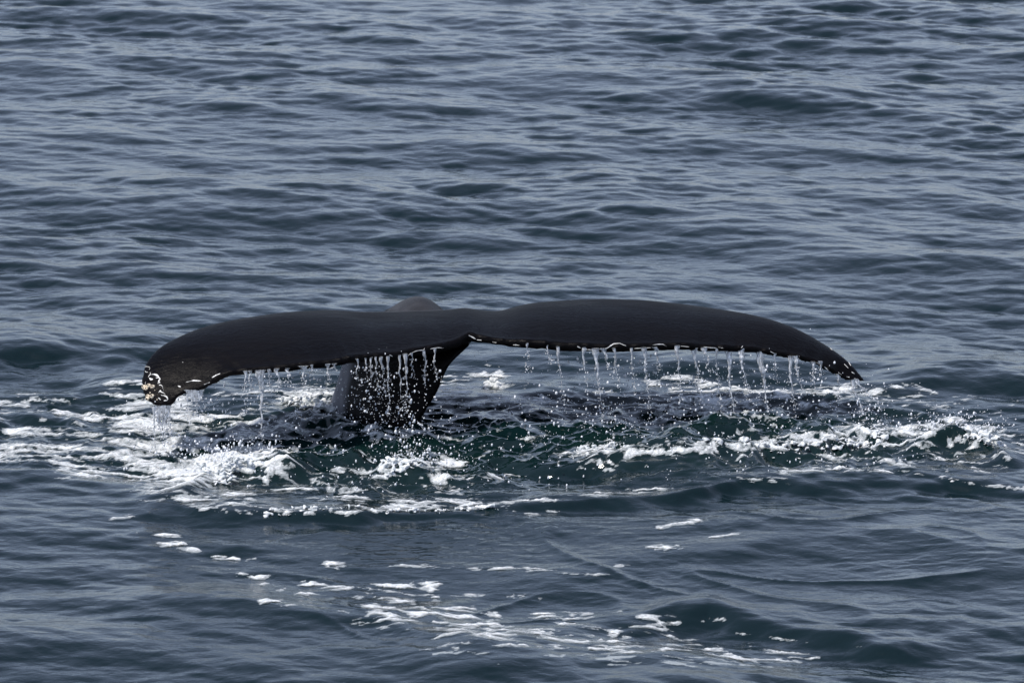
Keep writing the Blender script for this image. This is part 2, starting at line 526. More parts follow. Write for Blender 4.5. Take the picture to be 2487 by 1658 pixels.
# tessellation: fine over the water in view and well to its sides, growing to the horizon
d_core = []
d = 22.0
while d < 57.0:
    d_core.append(d)
    d += 0.0205 * (d / 32.0) ** 2
d_core = np.array(d_core)
grow = np.cumsum(0.08 * 1.16 ** np.arange(62))
d_far = d_core[-1] + grow
grow2 = np.cumsum(0.05 * 1.18 ** np.arange(58))
d_near = (d_core[0] - grow2)[::-1]
rows = np.concatenate([d_near, d_core, d_far]) - 31.2
ncol = 620
s_core = np.linspace(-1, 1, ncol)
s_out = np.cumsum(0.006 * 1.17 ** np.arange(58))
s_all = np.concatenate([-(1 + s_out)[::-1], s_core, 1 + s_out])
half = 0.0979 * 1.30 * np.clip(rows + 31.2, 20, 70) + 0.35
GX = 0.80 + s_all[None, :] * half[:, None]
GY = np.repeat(rows[:, None], len(s_all), 1)
X, Y, Z, TU = surf(GX.ravel(), GY.ravel())
nr, nc = GX.shape
idx = np.arange(nr * nc).reshape(nr, nc)
quads = np.stack([idx[:-1, :-1], idx[:-1, 1:], idx[1:, 1:], idx[1:, :-1]], -1).reshape(-1, 4)
sea_me = mesh_from('sea', np.stack([X, Y, Z], 1), quads)
a = sea_me.attributes.new('aerated', 'FLOAT', 'POINT')
a.data.foreach_set('value', np.clip(TU * (0.7 + 0.6 * fbm(GX.ravel() * 2, GY.ravel() * 2, 2, 61)), 0, 1).astype(np.float32))
SEA_TU = TU
sea = tag(obj('sea', sea_me, M_SEA), kind='structure')

# ------------------------------------------------------------------ foam lying on the water
FOAM = [  # (points, half height in px, strength)
    ([(-60, 1008), (134, 1011), (268, 996), (352, 982)], 13, 1.0),
    ([(160, 1007), (383, 1026), (460, 1030)], 20, 1.0),
    ([(27, 1045), (172, 1051), (230, 1061), (344, 1080)], 13, 1.0),
    ([(-60, 1086), (134, 1091), (230, 1103), (383, 1130)], 17, 1.0),
    ([(-60, 1116), (115, 1107), (190, 1126)], 15, 1.0),
    ([(150, 1146), (268, 1150), (383, 1160)], 14, 0.95),
    ([(275, 1107), (421, 1091), (574, 1095)], 16, 1.0),
    ([(375, 1072), (574, 1061), (765, 1042), (830, 1030)], 13, 0.95),
    ([(306, 1042), (420, 1036), (497, 1026), (600, 1019)], 20, 1.05),
    ([(430, 985), (440, 1007), (470, 1026)], 26, 1.05),
    ([(497, 1049), (612, 1049)], 12, 0.9),
    ([(268, 930), (350, 930)], 10, 0.95),
    ([(270, 955), (340, 965)], 12, 0.9),
    ([(-30, 980), (60, 980)], 9, 0.9),
    ([(60, 955), (120, 975), (180, 985)], 14, 0.75),
    ([(700, 962), (760, 965), (815, 990)], 34, 1.05),
    ([(535, 957), (640, 955), (727, 950)], 11, 0.95),
    ([(640, 1000), (720, 1010), (800, 1020)], 22, 0.85),
    ([(640, 1040), (740, 1030), (840, 1040)], 16, 0.8),
    ([(480, 1150), (560, 1130), (640, 1120)], 45, 1.30),
    ([(360, 1130), (450, 1135), (560, 1140)], 30, 0.95),
    ([(400, 1190), (480, 1200), (590, 1215)], 30, 0.85),
    ([(600, 1160), (720, 1165), (830, 1150)], 26, 0.8),
    ([(440, 1217), (517, 1237), (593, 1240), (689, 1246), (796, 1237), (900, 1238), (980, 1228)], 10, 1.0),
    ([(970, 1228), (1037, 1224), (1113, 1218), (1171, 1224), (1228, 1225)], 15, 1.05),
    ([(1228, 1222), (1400, 1206), (1650, 1183)], 7, 0.85),
    ([(720, 1190), (860, 1195), (1000, 1200), (1090, 1180)], 34, 0.72),
    ([(900, 1140), (990, 1122), (1080, 1130)], 26, 1.0),
    ([(1000, 1160), (1100, 1157), (1220, 1157)], 10, 0.85),
    ([(800, 1060), (850, 1050), (980, 1048)], 18, 0.8),
    ([(1587, 930), (1663, 923), (1760, 942), (1878, 957)], 12, 1.05),
    ([(1700, 960), (1740, 980), (1790, 985)], 30, 1.05),
    ([(1600, 1003), (1700, 1000), (1790, 994)], 12, 1.0),
    ([(1640, 950), (1680, 965)], 16, 0.95),
    ([(1880, 961), (2008, 950), (2123, 950)], 16, 1.08),
    ([(2110, 948), (2200, 938)], 6, 0.9),
    ([(1954, 982), (2065, 978)], 9, 0.95),
    ([(1380, 1096), (1587, 1091), (1702, 1084), (1817, 1084), (1931, 1068), (2027, 1053), (2104, 1038), (2199, 1049), (2257, 1045), (2306, 1030), (2391, 1045), (2429, 1060)], 19, 1.05),
    ([(2085, 1070), (2110, 1095), (2142, 1118), (2207, 1130)], 13, 0.95),
    ([(1908, 1145), (2008, 1141), (2199, 1141)], 10, 0.92),
    ([(1797, 1160), (1912, 1164)], 9, 0.9),
    ([(1990, 1110), (2080, 1115)], 22, 0.7),
    ([(2260, 1110), (2380, 1105), (2440, 1090)], 44, 0.72),
    ([(2120, 1070), (2300, 1075), (2400, 1075)], 26, 0.8),
    ([(2314, 1166), (2400, 1178), (2500, 1187)], 6, 0.95),
    ([(1200, 938), (1284, 935)], 10, 0.95),
    ([(1190, 973), (1327, 968), (1378, 966)], 9, 0.95),
    ([(1430, 977), (1478, 976)], 7, 1.0),
    ([(1455, 955), (1500, 953)], 9, 1.0),
    ([(1056, 927), (1133, 917)], 12, 1.0),
    ([(1150, 908), (1190, 903), (1220, 908)], 14, 1.05),
    ([(1069, 961), (1133, 955)], 10, 0.95),
    ([(1090, 975), (1158, 986), (1235, 968), (1337, 976)], 15, 0.9),
    ([(1040, 945), (1120, 940), (1180, 955)], 20, 0.8),
    ([(1380, 1080), (1440, 1080), (1500, 1085)], 30, 0.72),
    ([(1370, 1125), (1430, 1120), (1480, 1130)], 16, 0.8),
    ([(812, 1012), (850, 1036), (930, 1050), (1015, 1054)], 15, 0.95),
    ([(1010, 1056), (1080, 1060)], 12, 0.7),
    # foreground patches
    ([(930, 1490), (983, 1484), (1080, 1488)], 32, 0.88),
    ([(1080, 1505), (1200, 1530), (1327, 1545)], 22, 0.86),
    ([(906, 1428), (970, 1424), (1040, 1424)], 11, 0.98),
    ([(745, 1419), (790, 1424), (837, 1434)], 9, 1.05),
    ([(1050, 1440), (1060, 1462)], 10, 0.98),
    ([(1290, 1495), (1430, 1495)], 8, 0.95),
    ([(1078, 1499), (1197, 1495)], 9, 0.95),
    ([(800, 1372), (830, 1371)], 8, 1.05),
    ([(837, 1371), (1032, 1376), (1297, 1382), (1480, 1400)], 5, 0.70),
    ([(1140, 1440), (1300, 1450)], 7, 0.7),
    ([(337, 1292), (425, 1303)], 6, 0.78),
    ([(413, 1317), (467, 1334)], 11, 0.85),
    ([(528, 1353), (580, 1357), (635, 1363)], 7, 0.95),
    ([(593, 1393), (631, 1401)], 9, 0.9),
    ([(640, 1420), (760, 1440)], 7, 0.7),
    ([(1605, 1280), (1650, 1272), (1689, 1265)], 7, 1.05),
    ([(1584, 1330), (1620, 1325), (1647, 1320)], 8, 1.05),
    ([(1500, 1376), (1529, 1368)], 6, 1.0),
    ([(1735, 1305), (1790, 1290)], 7, 0.8),
    ([(1290, 1250), (1330, 1245), (1390, 1243)], 6, 0.85),
    ([(1542, 1519), (1647, 1515)], 6, 0.8),
    ([(1710, 1504), (1760, 1503)], 5, 0.8),
    ([(1790, 1536), (1870, 1547), (1962, 1559), (2096, 1572)], 4, 0.75),
    ([(1150, 1540), (1400, 1550), (1560, 1545)], 44, 0.66),
    ([(1450, 1580), (1700, 1590), (1900, 1600)], 26, 0.70),
    ([(640, 1460), (760, 1470)], 7, 0.7),
    ([(280, 1255), (350, 1250)], 8, 0.62),
    ([(2110, 985), (2300, 975), (2420, 985)], 26, 0.60),
    ([(2060, 945), (2250, 955)], 26, 0.62),
]
def foam_field(x, y, X, Y, Z, TU):
    """how foamy the surface is; above 0 the foam stands as a sheet of its own"""
    PX, PY = project(X, Y, Z)
    D = np.zeros_like(PX)
    for pts, w, st in FOAM:
        D = np.maximum(D, st * np.minimum(stroke_px(PX, PY, pts, w * 1.75) * 1.35, 1.0))
    D = np.maximum(D, 0.40 * smooth(0.2, 0.9, TU) * (PY > 930))
    m = D > 0.05
    F = np.full_like(D, -1.5)
    x, y = x[m], y[m]
    wx = x + 0.10 * perlin(x * 4, y * 4, 71) + 0.02 * perlin(x * 15, y * 15, 72)
    wy = y + 0.07 * perlin(x * 4, y * 4, 73) + 0.02 * perlin(x * 15, y * 15, 74)
    nz = fbm(wx * 4.6, wy * 9.5, 5, 75, gain=0.70)
    web = 1 - 2.8 * np.abs(fbm(wx * 3.4, wy * 9.0, 3, 76))
    str_ = 1 - 2.8 * np.abs(fbm(wx * 0.9, wy * 6.0, 4, 78))
    lf = smooth(620, 380, PX[m])
    web = web * (1 - lf) + (str_ * 1.25 + .1) * lf
    nz = nz * (1 - 0.35 * lf)
    fg = smooth(1255, 1290, PY[m])
    isl = fbm(wx * 4.6, wy * 9.0, 4, 79, gain=0.58)
    nz = nz * (1 - fg) + isl * 0.95 * fg
    fine = fbm(wx * 22, wy * 34, 2, 77)
    F[m] = D[m] + 1.50 * nz + 0.60 * web + 0.32 * fine - 1.25 - 0.10 * (1 - fg) - 0.05 * smooth(800, 500, PX[m]) * (1 - fg)
    return F
gx = np.arange(-3.3, 4.6, 0.0085)
gy = np.arange(-5.4, 4.2, 0.0150)
FX, FY = np.meshgrid(gx, gy)
x, y = FX.ravel(), FY.ravel()
X, Y, Z, TU = surf(x, y)
F2 = foam_field(x, y, X, Y, Z, TU).reshape(FX.shape)

def contour(F, X, Y, Z):
    """filled region F > 0 as a mesh with interpolated edges"""
    nr, nc = F.shape
    ins = F > 0
    P = np.stack([X, Y, Z], -1).reshape(nr, nc, 3)
    vid = np.full((nr, nc), -1, dtype=np.int64)
    vid[ins] = np.arange(ins.sum())
    verts = [P[ins]]; fval = [F[ins]]
    n = ins.sum()
    he = np.full((nr, nc - 1), -1, dtype=np.int64)
    c = ins[:, :-1] != ins[:, 1:]
    t = (F[:, :-1] / (F[:, :-1] - F[:, 1:] + 1e-12))[c][:, None]
    verts.append(P[:, :-1][c] * (1 - t) + P[:, 1:][c] * t); fval.append(np.zeros(c.sum()))
    he[c] = n + np.arange(c.sum()); n += c.sum()
    ve = np.full((nr - 1, nc), -1, dtype=np.int64)
    c = ins[:-1] != ins[1:]
    t = (F[:-1] / (F[:-1] - F[1:] + 1e-12))[c][:, None]
    verts.append(P[:-1][c] * (1 - t) + P[1:][c] * t); fval.append(np.zeros(c.sum()))
    ve[c] = n + np.arange(c.sum())
    corner = [vid[:-1, :-1], vid[:-1, 1:], vid[1:, 1:], vid[1:, :-1]]
    edge = [he[:-1], ve[:, 1:], he[1:], ve[:, :-1]]
    case = ins[:-1, :-1] * 1 + ins[:-1, 1:] * 2 + ins[1:, 1:] * 4 + ins[1:, :-1] * 8
    tris, quads = [], []
    for k in range(1, 16):
        sel = case == k
        if not sel.any(): continue
        ring = []
        for i in range(4):
            a, b = bool(k & (1 << i)), bool(k & (1 << ((i + 1) % 4)))
            if a: ring.append(corner[i][sel])
            if a != b: ring.append(edge[i][sel])
        if k in (5, 10):
            r = ring
            if k == 5: tr = [(0, 1, 5), (2, 3, 4)]
            else: tr = [(0, 1, 2), (3, 4, 5)]
            for t3 in tr: tris.append(np.stack([r[i] for i in t3], 1))
        elif len(ring) == 4: quads.append(np.stack(ring, 1))
        else:
            for j in range(1, len(ring) - 1): tris.append(np.stack([ring[0], ring[j], ring[j + 1]], 1))
    return np.concatenate(verts), np.concatenate(fval), [np.concatenate(tris), np.concatenate(quads)]

co, fv, faces = contour(F2 + 0.16, X, Y, Z)
puff = smooth(0.2, 0.9, fv)
co[:, 2] += 0.003 + puff * (0.002 + 0.014 * np.clip(fbm(co[:, 0] * 14, co[:, 1] * 14, 3, 81) + 0.35, 0, 1))
foam_me = mesh_from('foam', co, faces)
a = foam_me.attributes.new('thickness', 'FLOAT', 'POINT')
a.data.foreach_set('value', fv.astype(np.float32))
foam = tag(obj('foam', foam_me, M_LACE), 'white sea foam in streaks and patches around the whale tail', 'foam', kind='stuff')

thin = np.zeros(nr * nc)
sx, sy = GX.ravel(), GY.ravel()
m = (sx > -3.6) & (sx < 4.8) & (sy > -6) & (sy < 5)
sv = np.empty(nr * nc * 3, dtype=np.float32); sea_me.vertices.foreach_get('co', sv); sv = sv.reshape(-1, 3).astype(float)
thin[m] = smooth(-0.42, 0.15, foam_field(sx[m], sy[m], sv[m, 0], sv[m, 1], sv[m, 2], SEA_TU[m]))
a = sea_me.attributes.new('thin_foam', 'FLOAT', 'POINT')
a.data.foreach_set('value', thin.astype(np.float32))

# ------------------------------------------------------------------ the whale
YAW = math.radians(13)
AX = np.array([math.sin(YAW), -math.cos(YAW), 0])     # along the tail towards its end
SX = np.array([math.cos(YAW), math.sin(YAW), 0])      # across the flukes to the right
NOTCH = on_y(1138, 822, -0.15)
OW = np.array([NOTCH[0], NOTCH[1], 0]) - AX * 0.30

def at_v(px, py, v):
    d = ray(px, py)
    t = (v - np.dot(CAM - OW, AX)) / np.dot(d, AX)
    return CAM + d * t

def local(u, v, z): return OW + SX * u + AX * v + np.array([0, 0, z])

LEAD = [(379, 990, .40), (361, 984, .36), (350, 972, .31), (343, 948, .25), (343, 918, .19), (349, 893, .14), (361, 871, .08), (386, 847, .02), (417, 831, -.05),
        (455, 813, -.13), (506, 796, -.21), (557, 785, -.28), (621, 775, -.35), (685, 767, -.41), (785, 762, -.48), (860, 765, -.52), (940, 766, -.55),
        (1010, 764, -.56), (1082, 762, -.56), (1145, 763, -.55), (1200, 760, -.54), (1255, 750, -.52), (1302, 743, -.50), (1380, 736, -.47), (1455, 733, -.43),
        (1557, 736, -.37), (1655, 746, -.29), (1701, 752, -.25), (1765, 761, -.17), (1828, 771, -.08), (1880, 784, 0.0), (1930, 801, .08), (1969, 819, .15),
        (2016, 847, .23), (2046, 867, .30), (2069, 889, .35), (2088, 911, .40), (2102, 923, .43)]
TRAIL = [(388, 989, .41), (402, 983, .42), (419, 984, .43), (427, 967, .44), (443, 955, .45), (466, 950, .46), (494, 944, .48), (519, 930, .50), (545, 916, .52),
         (568, 911, .53), (584, 911, .535), (601, 908, .54), (644, 906, .55), (695, 902, .56), (746, 895, .57), (801, 892, .57), (850, 882, .57),
         (903, 878, .55), (967, 873, .52), (1005, 865, .48), (1069, 855, .42), (1107, 845, .37), (1132, 833, .32), (1140, 824, .29), (1148, 829, .31),
         (1184, 834, .36), (1251, 843, .42), (1311, 846, .46), (1366, 851, .49), (1430, 853, .51), (1475, 855, .52), (1531, 852, .53), (1590, 851, .53),
         (1646, 848, .53), (1710, 852, .52), (1757, 853, .51), (1828, 855, .49), (1880, 864, .48), (1930, 871, .47), (1976, 882, .465), (2020, 904, .455),
         (2056, 921, .45), (2091, 927, .44), (2102, 924, .43)]
# the edges are rounded: move the traced outline in by that much
LEAD = [(p, y + np.interp(p, [400, 800, 860, 1000, 1082, 1200, 1300, 1500, 1600, 1900, 1980], [-3.5, -3.5, 1, 1.5, 4, 3.5, 1, -1, -3, -3, 0]), v) for p, y, v in LEAD]
TRAIL = [(p, y - np.interp(p, [520, 560, 740, 900, 1250, 1440, 1990, 2040], [0, 4.5, 5, 7.5, 7.5, 6, 4.5, 0]), v) for p, y, v in TRAIL]
Lw = np.array([at_v(*p) for p in LEAD])
Tw = np.array([at_v(*p) for p in TRAIL])

def resample(P, key, q):
    return np.stack([np.interp(q, key, P[:, i]) for i in range(3)], 1)

# matched stations along both edges: by distance across the span, the notch on the middle station
def param(P, imid):
    u = np.concatenate([[0], np.cumsum(np.linalg.norm(np.diff(P, axis=0), axis=1))])
    k = np.empty(len(P))
    k[:imid + 1] = u[:imid + 1] / u[imid] - 1
    k[imid:] = (u[imid:] - u[imid]) / (u[-1] - u[imid])
    return k
kL = param(Lw, 19)
kT = param(Tw, 23)
q = np.linspace(-1, 1, 241)
Ls, Ts = resample(Lw, kL, q), resample(Tw, kT, q)
# soften the traced leading edge, keep the trailing edge ragged
for _ in range(10):
    Ls[1:-1] = 0.25 * Ls[:-2] + 0.5 * Ls[1:-1] + 0.25 * Ls[2:]
rag = 0.014 * fbm(q * 26, q * 0 + 3.3, 3, 91) + 0.008 * perlin(q * 70, q * 0 + 1.1, 92)
Ts = Ts + AX[None] * (rag * 1.6)[:, None] + np.array([0, 0, 1.0])[None] * (rag * 0.7)[:, None]
nsec = 40
tau = np.linspace(0, 2 * np.pi, nsec, endpoint=False)
thick = 0.030 + 0.085 * (1 - np.abs(q) ** 1.5) ** 0.9
thick *= 1 - 0.40 * np.exp(-((q - 0.07) / 0.045) ** 2) + 0.22 * np.exp(-((q + 0.02) / 0.03) ** 2)   # ridge and crease at the root
thick *= smooth(1.0, 0.955, np.abs(q)) * 0.7 + 0.3
Sm = Ts.copy()
for _ in range(90):
    Sm[1:-1] = 0.25 * Sm[:-2] + 0.5 * Sm[1:-1] + 0.25 * Sm[2:]
NR = np.cross(np.gradient(Ls + Sm, axis=0), Ls - Sm)
NR *= np.sign(NR[:, 2])[:, None]
NR /= np.linalg.norm(NR, axis=1)[:, None] + 1e-9
for _ in range(60):
    NR[1:-1] = 0.25 * NR[:-2] + 0.5 * NR[1:-1] + 0.25 * NR[2:]
NR /= np.linalg.norm(NR, axis=1)[:, None] + 1e-9
ring = []
for i in range(len(q)):
    Lp, Tp, nrm = Ls[i], Ts[i], NR[i]
    ch = Sm[i] - Lp
    c = 0.5 - 0.5 * np.cos(tau)                              # 0 at the leading edge, 1 at the trailing edge
    prof = 1.30 * (np.sqrt(np.clip(c, 0, 1)) * 0.95 - 0.52 * c - 0.33 * c ** 2) + 0.0
    prof = prof + 0.16 * np.sqrt(np.clip(1 - c, 0, 1) * c) * 1.0
    t = np.where(tau <= np.pi, 1.0, -0.8) * thick[i] * prof
    rim = 0.016 * np.exp(-((c - 0.985) / 0.03) ** 2) * np.where(tau <= np.pi, 0.7, -1.0)
    camber = 0.05 * np.linalg.norm(ch) * (4 * c * (1 - c)) * 0.55
    ring.append(Lp[None] + ch[None] * c[:, None] + (Tp - Sm[i])[None] * (c ** 4)[:, None] + nrm[None] * (t + camber + rim)[:, None])
ring = np.array(ring)
ns = len(q)
ii = np.arange(ns * nsec).reshape(ns, nsec)
f4 = np.stack([ii[:-1], np.roll(ii[:-1], -1, 1), np.roll(ii[1:], -1, 1), ii[1:]], -1).reshape(-1, 4)
caps = [np.stack([np.full(nsec - 2, 0), np.arange(1, nsec - 1), np.arange(2, nsec)], 1),
        (ns - 1) * nsec + np.stack([np.full(nsec - 2, 0), np.arange(2, nsec), np.arange(1, nsec - 1)], 1)]
fl_co, fl_f = ring.reshape(-1, 3), [f4, np.concatenate(caps)]

# tail stock: belly keel V, back ridge D, half width a, per station from deep water to the notch
K0 = on_z(1003, 1046, 0.0)
ux = lambda P: np.dot(P - OW, SX)
vx = lambda P: np.dot(P - OW, AX)
uk, vk = ux(K0), vx(K0)
V1 = K0
V2 = at_v(1056, 958, vk + 0.07)
V3 = at_v(1087, 893, vk + 0.13)
V4 = at_v(1118, 857, vk + 0.16)
V5 = at_v(1138, 838, 0.24)
H = at_v(994, 708, -0.66)
stations = [
    (local(uk - .45, vk - .30, -1.5), local(uk - .65, vk - 1.45, -1.5), .36),
    (local(uk - .22, vk - .12, -0.6), local(uk - .40, vk - 1.05, -0.6), .27),
    (V1, local(uk - .26, vk - .80, 0.0), .195),
    (V2, local(ux(V2) - .33, vk - .74, V2[2] + .06), .165),
    (V3, local(ux(V3) - .36, vk - .70, V3[2] + .12), .155),
    (V4, at_v(1012, 750, -.72), .165),
    (at_v(1130, 846, vk + .15), at_v(1052, 766, -.46), .13),
    (V5, at_v(1070, 778, -.25), .09),
    (at_v(1137, 836, 0.22), at_v(1105, 812, -.03), .045),
]
P = []
SXr = SX
nst = 28
an = np.linspace(0, 2 * np.pi, nst, endpoint=False)
def stat(t):
    i = min(int(t), len(stations) - 2); f = t - i
    def cr_(a, b, c, d):
        return 0.5 * ((2 * b) + (-a + c) * f + (2 * a - 5 * b + 4 * c - d) * f * f + (-a + 3 * b - 3 * c + d) * f ** 3)
    s = [stations[max(0, min(len(stations) - 1, j))] for j in (i - 1, i, i + 1, i + 2)]
    return cr_(*[w[0] for w in s]), cr_(*[w[1] for w in s]), cr_(*[w[2] for w in s])
ts = np.linspace(0, len(stations) - 1, 90)
rings = []
for t in ts:
    V, Dd, a_ = stat(t)
    mid, hv = (V + Dd) / 2, (V - Dd) / 2
    c, s = np.cos(an), np.sin(an)
    wid = np.sign(s) * np.where(c > 0, np.clip(1 - np.abs(c) ** 1.6, 0, 1) ** 0.8, np.sqrt(np.clip(1 - np.abs(c) ** 5, 0, 1)))
    rings.append(mid[None] + hv[None] * c[:, None] + SX[None] * (a_ * wid)[:, None])
rings = np.array(rings)
i0 = np.arange(len(ts) * nst).reshape(len(ts), nst)
sf4 = np.stack([i0[:-1], np.roll(i0[:-1], -1, 1), np.roll(i0[1:], -1, 1), i0[1:]], -1).reshape(-1, 4)
scap = [np.stack([np.full(nst - 2, 0), np.arange(1, nst - 1), np.arange(2, nst)], 1),
        (len(ts) - 1) * nst + np.stack([np.full(nst - 2, 0), np.arange(2, nst), np.arange(1, nst - 1)], 1)]
st_co, st_f = rings.reshape(-1, 3), [sf4, np.concatenate(scap)]
hc = at_v(1013, 770, -.72)                                  # the rounded rise of the back in front of the flukes
hv, hf = ico(4)
hr = np.hypot(hv[:, 0], hv[:, 1])
hz = np.where(hv[:, 2] > 0, np.abs(hv[:, 2]) ** 2.1, hv[:, 2])
hco = hc + SX[None] * (hv[:, 0] * 0.22 * (1 - 0.22 * np.clip(hv[:, 2], 0, 1)) + 0.02 * hv[:, 2])[:, None] - AX[None] * (hv[:, 1] * 0.36)[:, None] + np.array([0, 0, 1.0])[None] * (hz * 0.124)[:, None]
off = len(fl_co)
tmp_me = mesh_from('body_source', np.concatenate([fl_co, st_co, hco]),
                   [np.concatenate([fl_f[0], st_f[0] + off]), np.concatenate([fl_f[1], st_f[1] + off, hf + off + len(st_co)])])
bm = bmesh.new(); bm.from_mesh(tmp_me)
bmesh.ops.recalc_face_normals(bm, faces=bm.faces[:])
bm.to_mesh(tmp_me); bm.free()
tmp = obj('body_source', tmp_me, None)
body_me = bake(tmp, [('REMESH', dict(mode='VOXEL', voxel_size=0.0125, use_smooth_shade=True)),
                     ('SMOOTH', dict(factor=0.5, iterations=5))])
bpy.data.objects.remove(tmp)
body_me.name = 'whale_body'
body_me.materials.clear()
nv = len(body_me.vertices)
print('body verts', nv, 'foam verts', len(co), 'sea', nr * nc)

whale = bpy.data.objects.new('humpback_whale', None)
whale.location = K0
col.objects.link(whale)
tag(whale, 'black humpback whale tail raised out of the sea, wide flukes streaming water', 'whale')
body_me.transform(Matrix.Translation(Vector(-K0)))
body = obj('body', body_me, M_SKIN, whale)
bpy.context.view_layer.update()
bb = np.empty(nv * 3, dtype=np.float32); body_me.vertices.foreach_get('co', bb)
bb = bb.reshape(-1, 3) + K0
# sky sheen on the back of the stock and hump, painted as paler skin
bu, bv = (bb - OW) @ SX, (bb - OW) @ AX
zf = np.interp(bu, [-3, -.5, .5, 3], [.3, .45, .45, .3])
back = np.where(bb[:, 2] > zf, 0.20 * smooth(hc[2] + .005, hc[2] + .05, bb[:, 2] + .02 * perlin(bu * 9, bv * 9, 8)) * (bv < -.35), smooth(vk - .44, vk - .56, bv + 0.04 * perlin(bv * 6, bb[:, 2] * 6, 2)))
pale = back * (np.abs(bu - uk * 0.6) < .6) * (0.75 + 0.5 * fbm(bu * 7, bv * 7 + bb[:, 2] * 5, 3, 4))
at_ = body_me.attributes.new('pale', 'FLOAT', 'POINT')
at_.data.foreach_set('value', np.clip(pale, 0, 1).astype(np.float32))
pol = [tuple(p.vertices) for p in body_me.polygons]
BVH = BVHTree.FromPolygons([tuple(v) for v in bb], pol)

def hit(px, py):
    d = ray(px, py)
    loc, nrm, _, _ = BVH.ray_cast(Vector(CAM), Vector(d).normalized())
    return loc, nrm

# barnacles on the left fluke tip
def barnacle_mesh(r, h, seed):
    rng = random.Random(seed)
    n = 9
    prof = [(1.0, 0.0), (0.92, 0.35), (0.72, 0.85), (0.60, 1.0), (0.46, 0.97), (0.34, 0.72), (0.0, 0.62)]
    co, fa = [], []
    jit = [1 + rng.uniform(-.12, .12) for _ in range(n)]
    for (rr, hh) in prof[:-1]:
        for i in range(n):
            a = 2 * math.pi * i / n
            co.append((r * rr * jit[i] * math.cos(a), r * rr * jit[i] * math.sin(a), h * hh * (1 + 0.08 * (i % 2))))
    co.append((0, 0, h * .62))
    q4 = []
    for k in range(len(prof) - 2):
        for i in range(n):
            q4.append((k * n + i, k * n + (i + 1) % n, (k + 1) * n + (i + 1) % n, (k + 1) * n + i))
    k = len(prof) - 2
    t3 = [(k * n + i, k * n + (i + 1) % n, len(co) - 1) for i in range(n)]
    me = mesh_from('barnacle', np.array(co), [np.array(q4), np.array(t3)])
    me.materials.append(M_BARN); me.materials.append(M_BHOLE)
    mi = np.zeros(len(me.polygons), dtype=np.int32)
    mi[(len(prof) - 3) * n:] = 1
    me.polygons.foreach_set('material_index', mi)
    return me
bmeshes = [barnacle_mesh(1.0, 0.9, k) for k in range(3)]
def barnacle(px, py, rpx, k):
    loc, nrm = hit(px, py)
    if loc is None: return
    o = bpy.data.objects.new('barnacle', bmeshes[k % 3])
    col.objects.link(o)
    o.parent = whale
    r = rpx * 0.00252
    o.matrix_parent_inverse = Matrix.Identity(4)
    o.location = loc - Vector(K0) - nrm * 0.003
    o.rotation_euler = nrm.to_track_quat('Z', 'Y').to_euler()
    o.scale = (r, r, r)
S0 = 140.0 / 1372.0
for k, (zx, zy, zr) in enumerate([(232, 925, 42), (290, 975, 44), (270, 1030, 40), (345, 1015, 34), (405, 945, 44), (500, 965, 42), (225, 1070, 46), (280, 1140, 46),
                       (385, 1190, 40), (380, 1245, 46), (485, 1195, 44), (255, 1100, 30), (370, 1305, 18), (395, 1340, 18), (435, 1110, 18), (330, 960, 26),
                       (470, 985, 24), (545, 1050, 12), (300, 1010, 30), (600, 1275, 16)]):
    barnacle(320 + zx * S0, 840 + zy * S0, zr * S0 * 1.3, k)

# pale scars: thin raised ribbons that follow the skin
def scar(pts, w):
    """pts in photograph pixels, w half width in pixels at the middle"""
    dense = []
    for (a, b) in zip(pts[:-1], pts[1:]):
        n = max(2, int(px_len(a, b) / 1.5))
        for j in range(n): dense.append((a[0] + (b[0] - a[0]) * j / n, a[1] + (b[1] - a[1]) * j / n))
    dense.append(pts[-1])
    L, Nn = [], []
    for p in dense:
        l, n = hit(*p)
        if l is not None: L.append(np.array(l)); Nn.append(np.array(n))
    if len(L) < 3: return
    L, Nn = np.array(L), np.array(Nn)
    k = np.ones(5) / 5
    tg = np.gradient(L, axis=0)
    tg /= np.linalg.norm(tg, axis=1)[:, None] + 1e-9
    side = np.cross(Nn, tg)
    side /= np.linalg.norm(side, axis=1)[:, None] + 1e-9
    f = np.linspace(0, 1, len(L))
    ww = w * 0.0023 * np.clip(0.9 + 1.5 * perlin(f * len(L) * .11, f * 0 + pts[0][0] * .37, 7), 0.12, 1.3) * (0.35 + 0.65 * np.sin(np.pi * np.clip(f, .02, .98)) ** .6) * (1 + 0.45 * perlin(f * len(L) * .25, f * 0 + pts[0][0], 5))
    cen = L + Nn * 0.0040
    a, b = L - side * ww[:, None] + Nn * .0012, L + side * ww[:, None] + Nn * .0012
    co = np.concatenate([a, cen, b]) - K0
    n = len(L)
    r = np.arange(n - 1)
    fa = np.concatenate([np.stack([r, r + 1, n + r + 1, n + r], 1), np.stack([n + r, n + r + 1, 2 * n + r + 1, 2 * n + r], 1)])
    obj('scar', mesh_from('scar', co, fa), M_SCAR, whale)
z1 = lambda pts: [(320 + x * S0, 840 + y * S0) for x, y in pts]
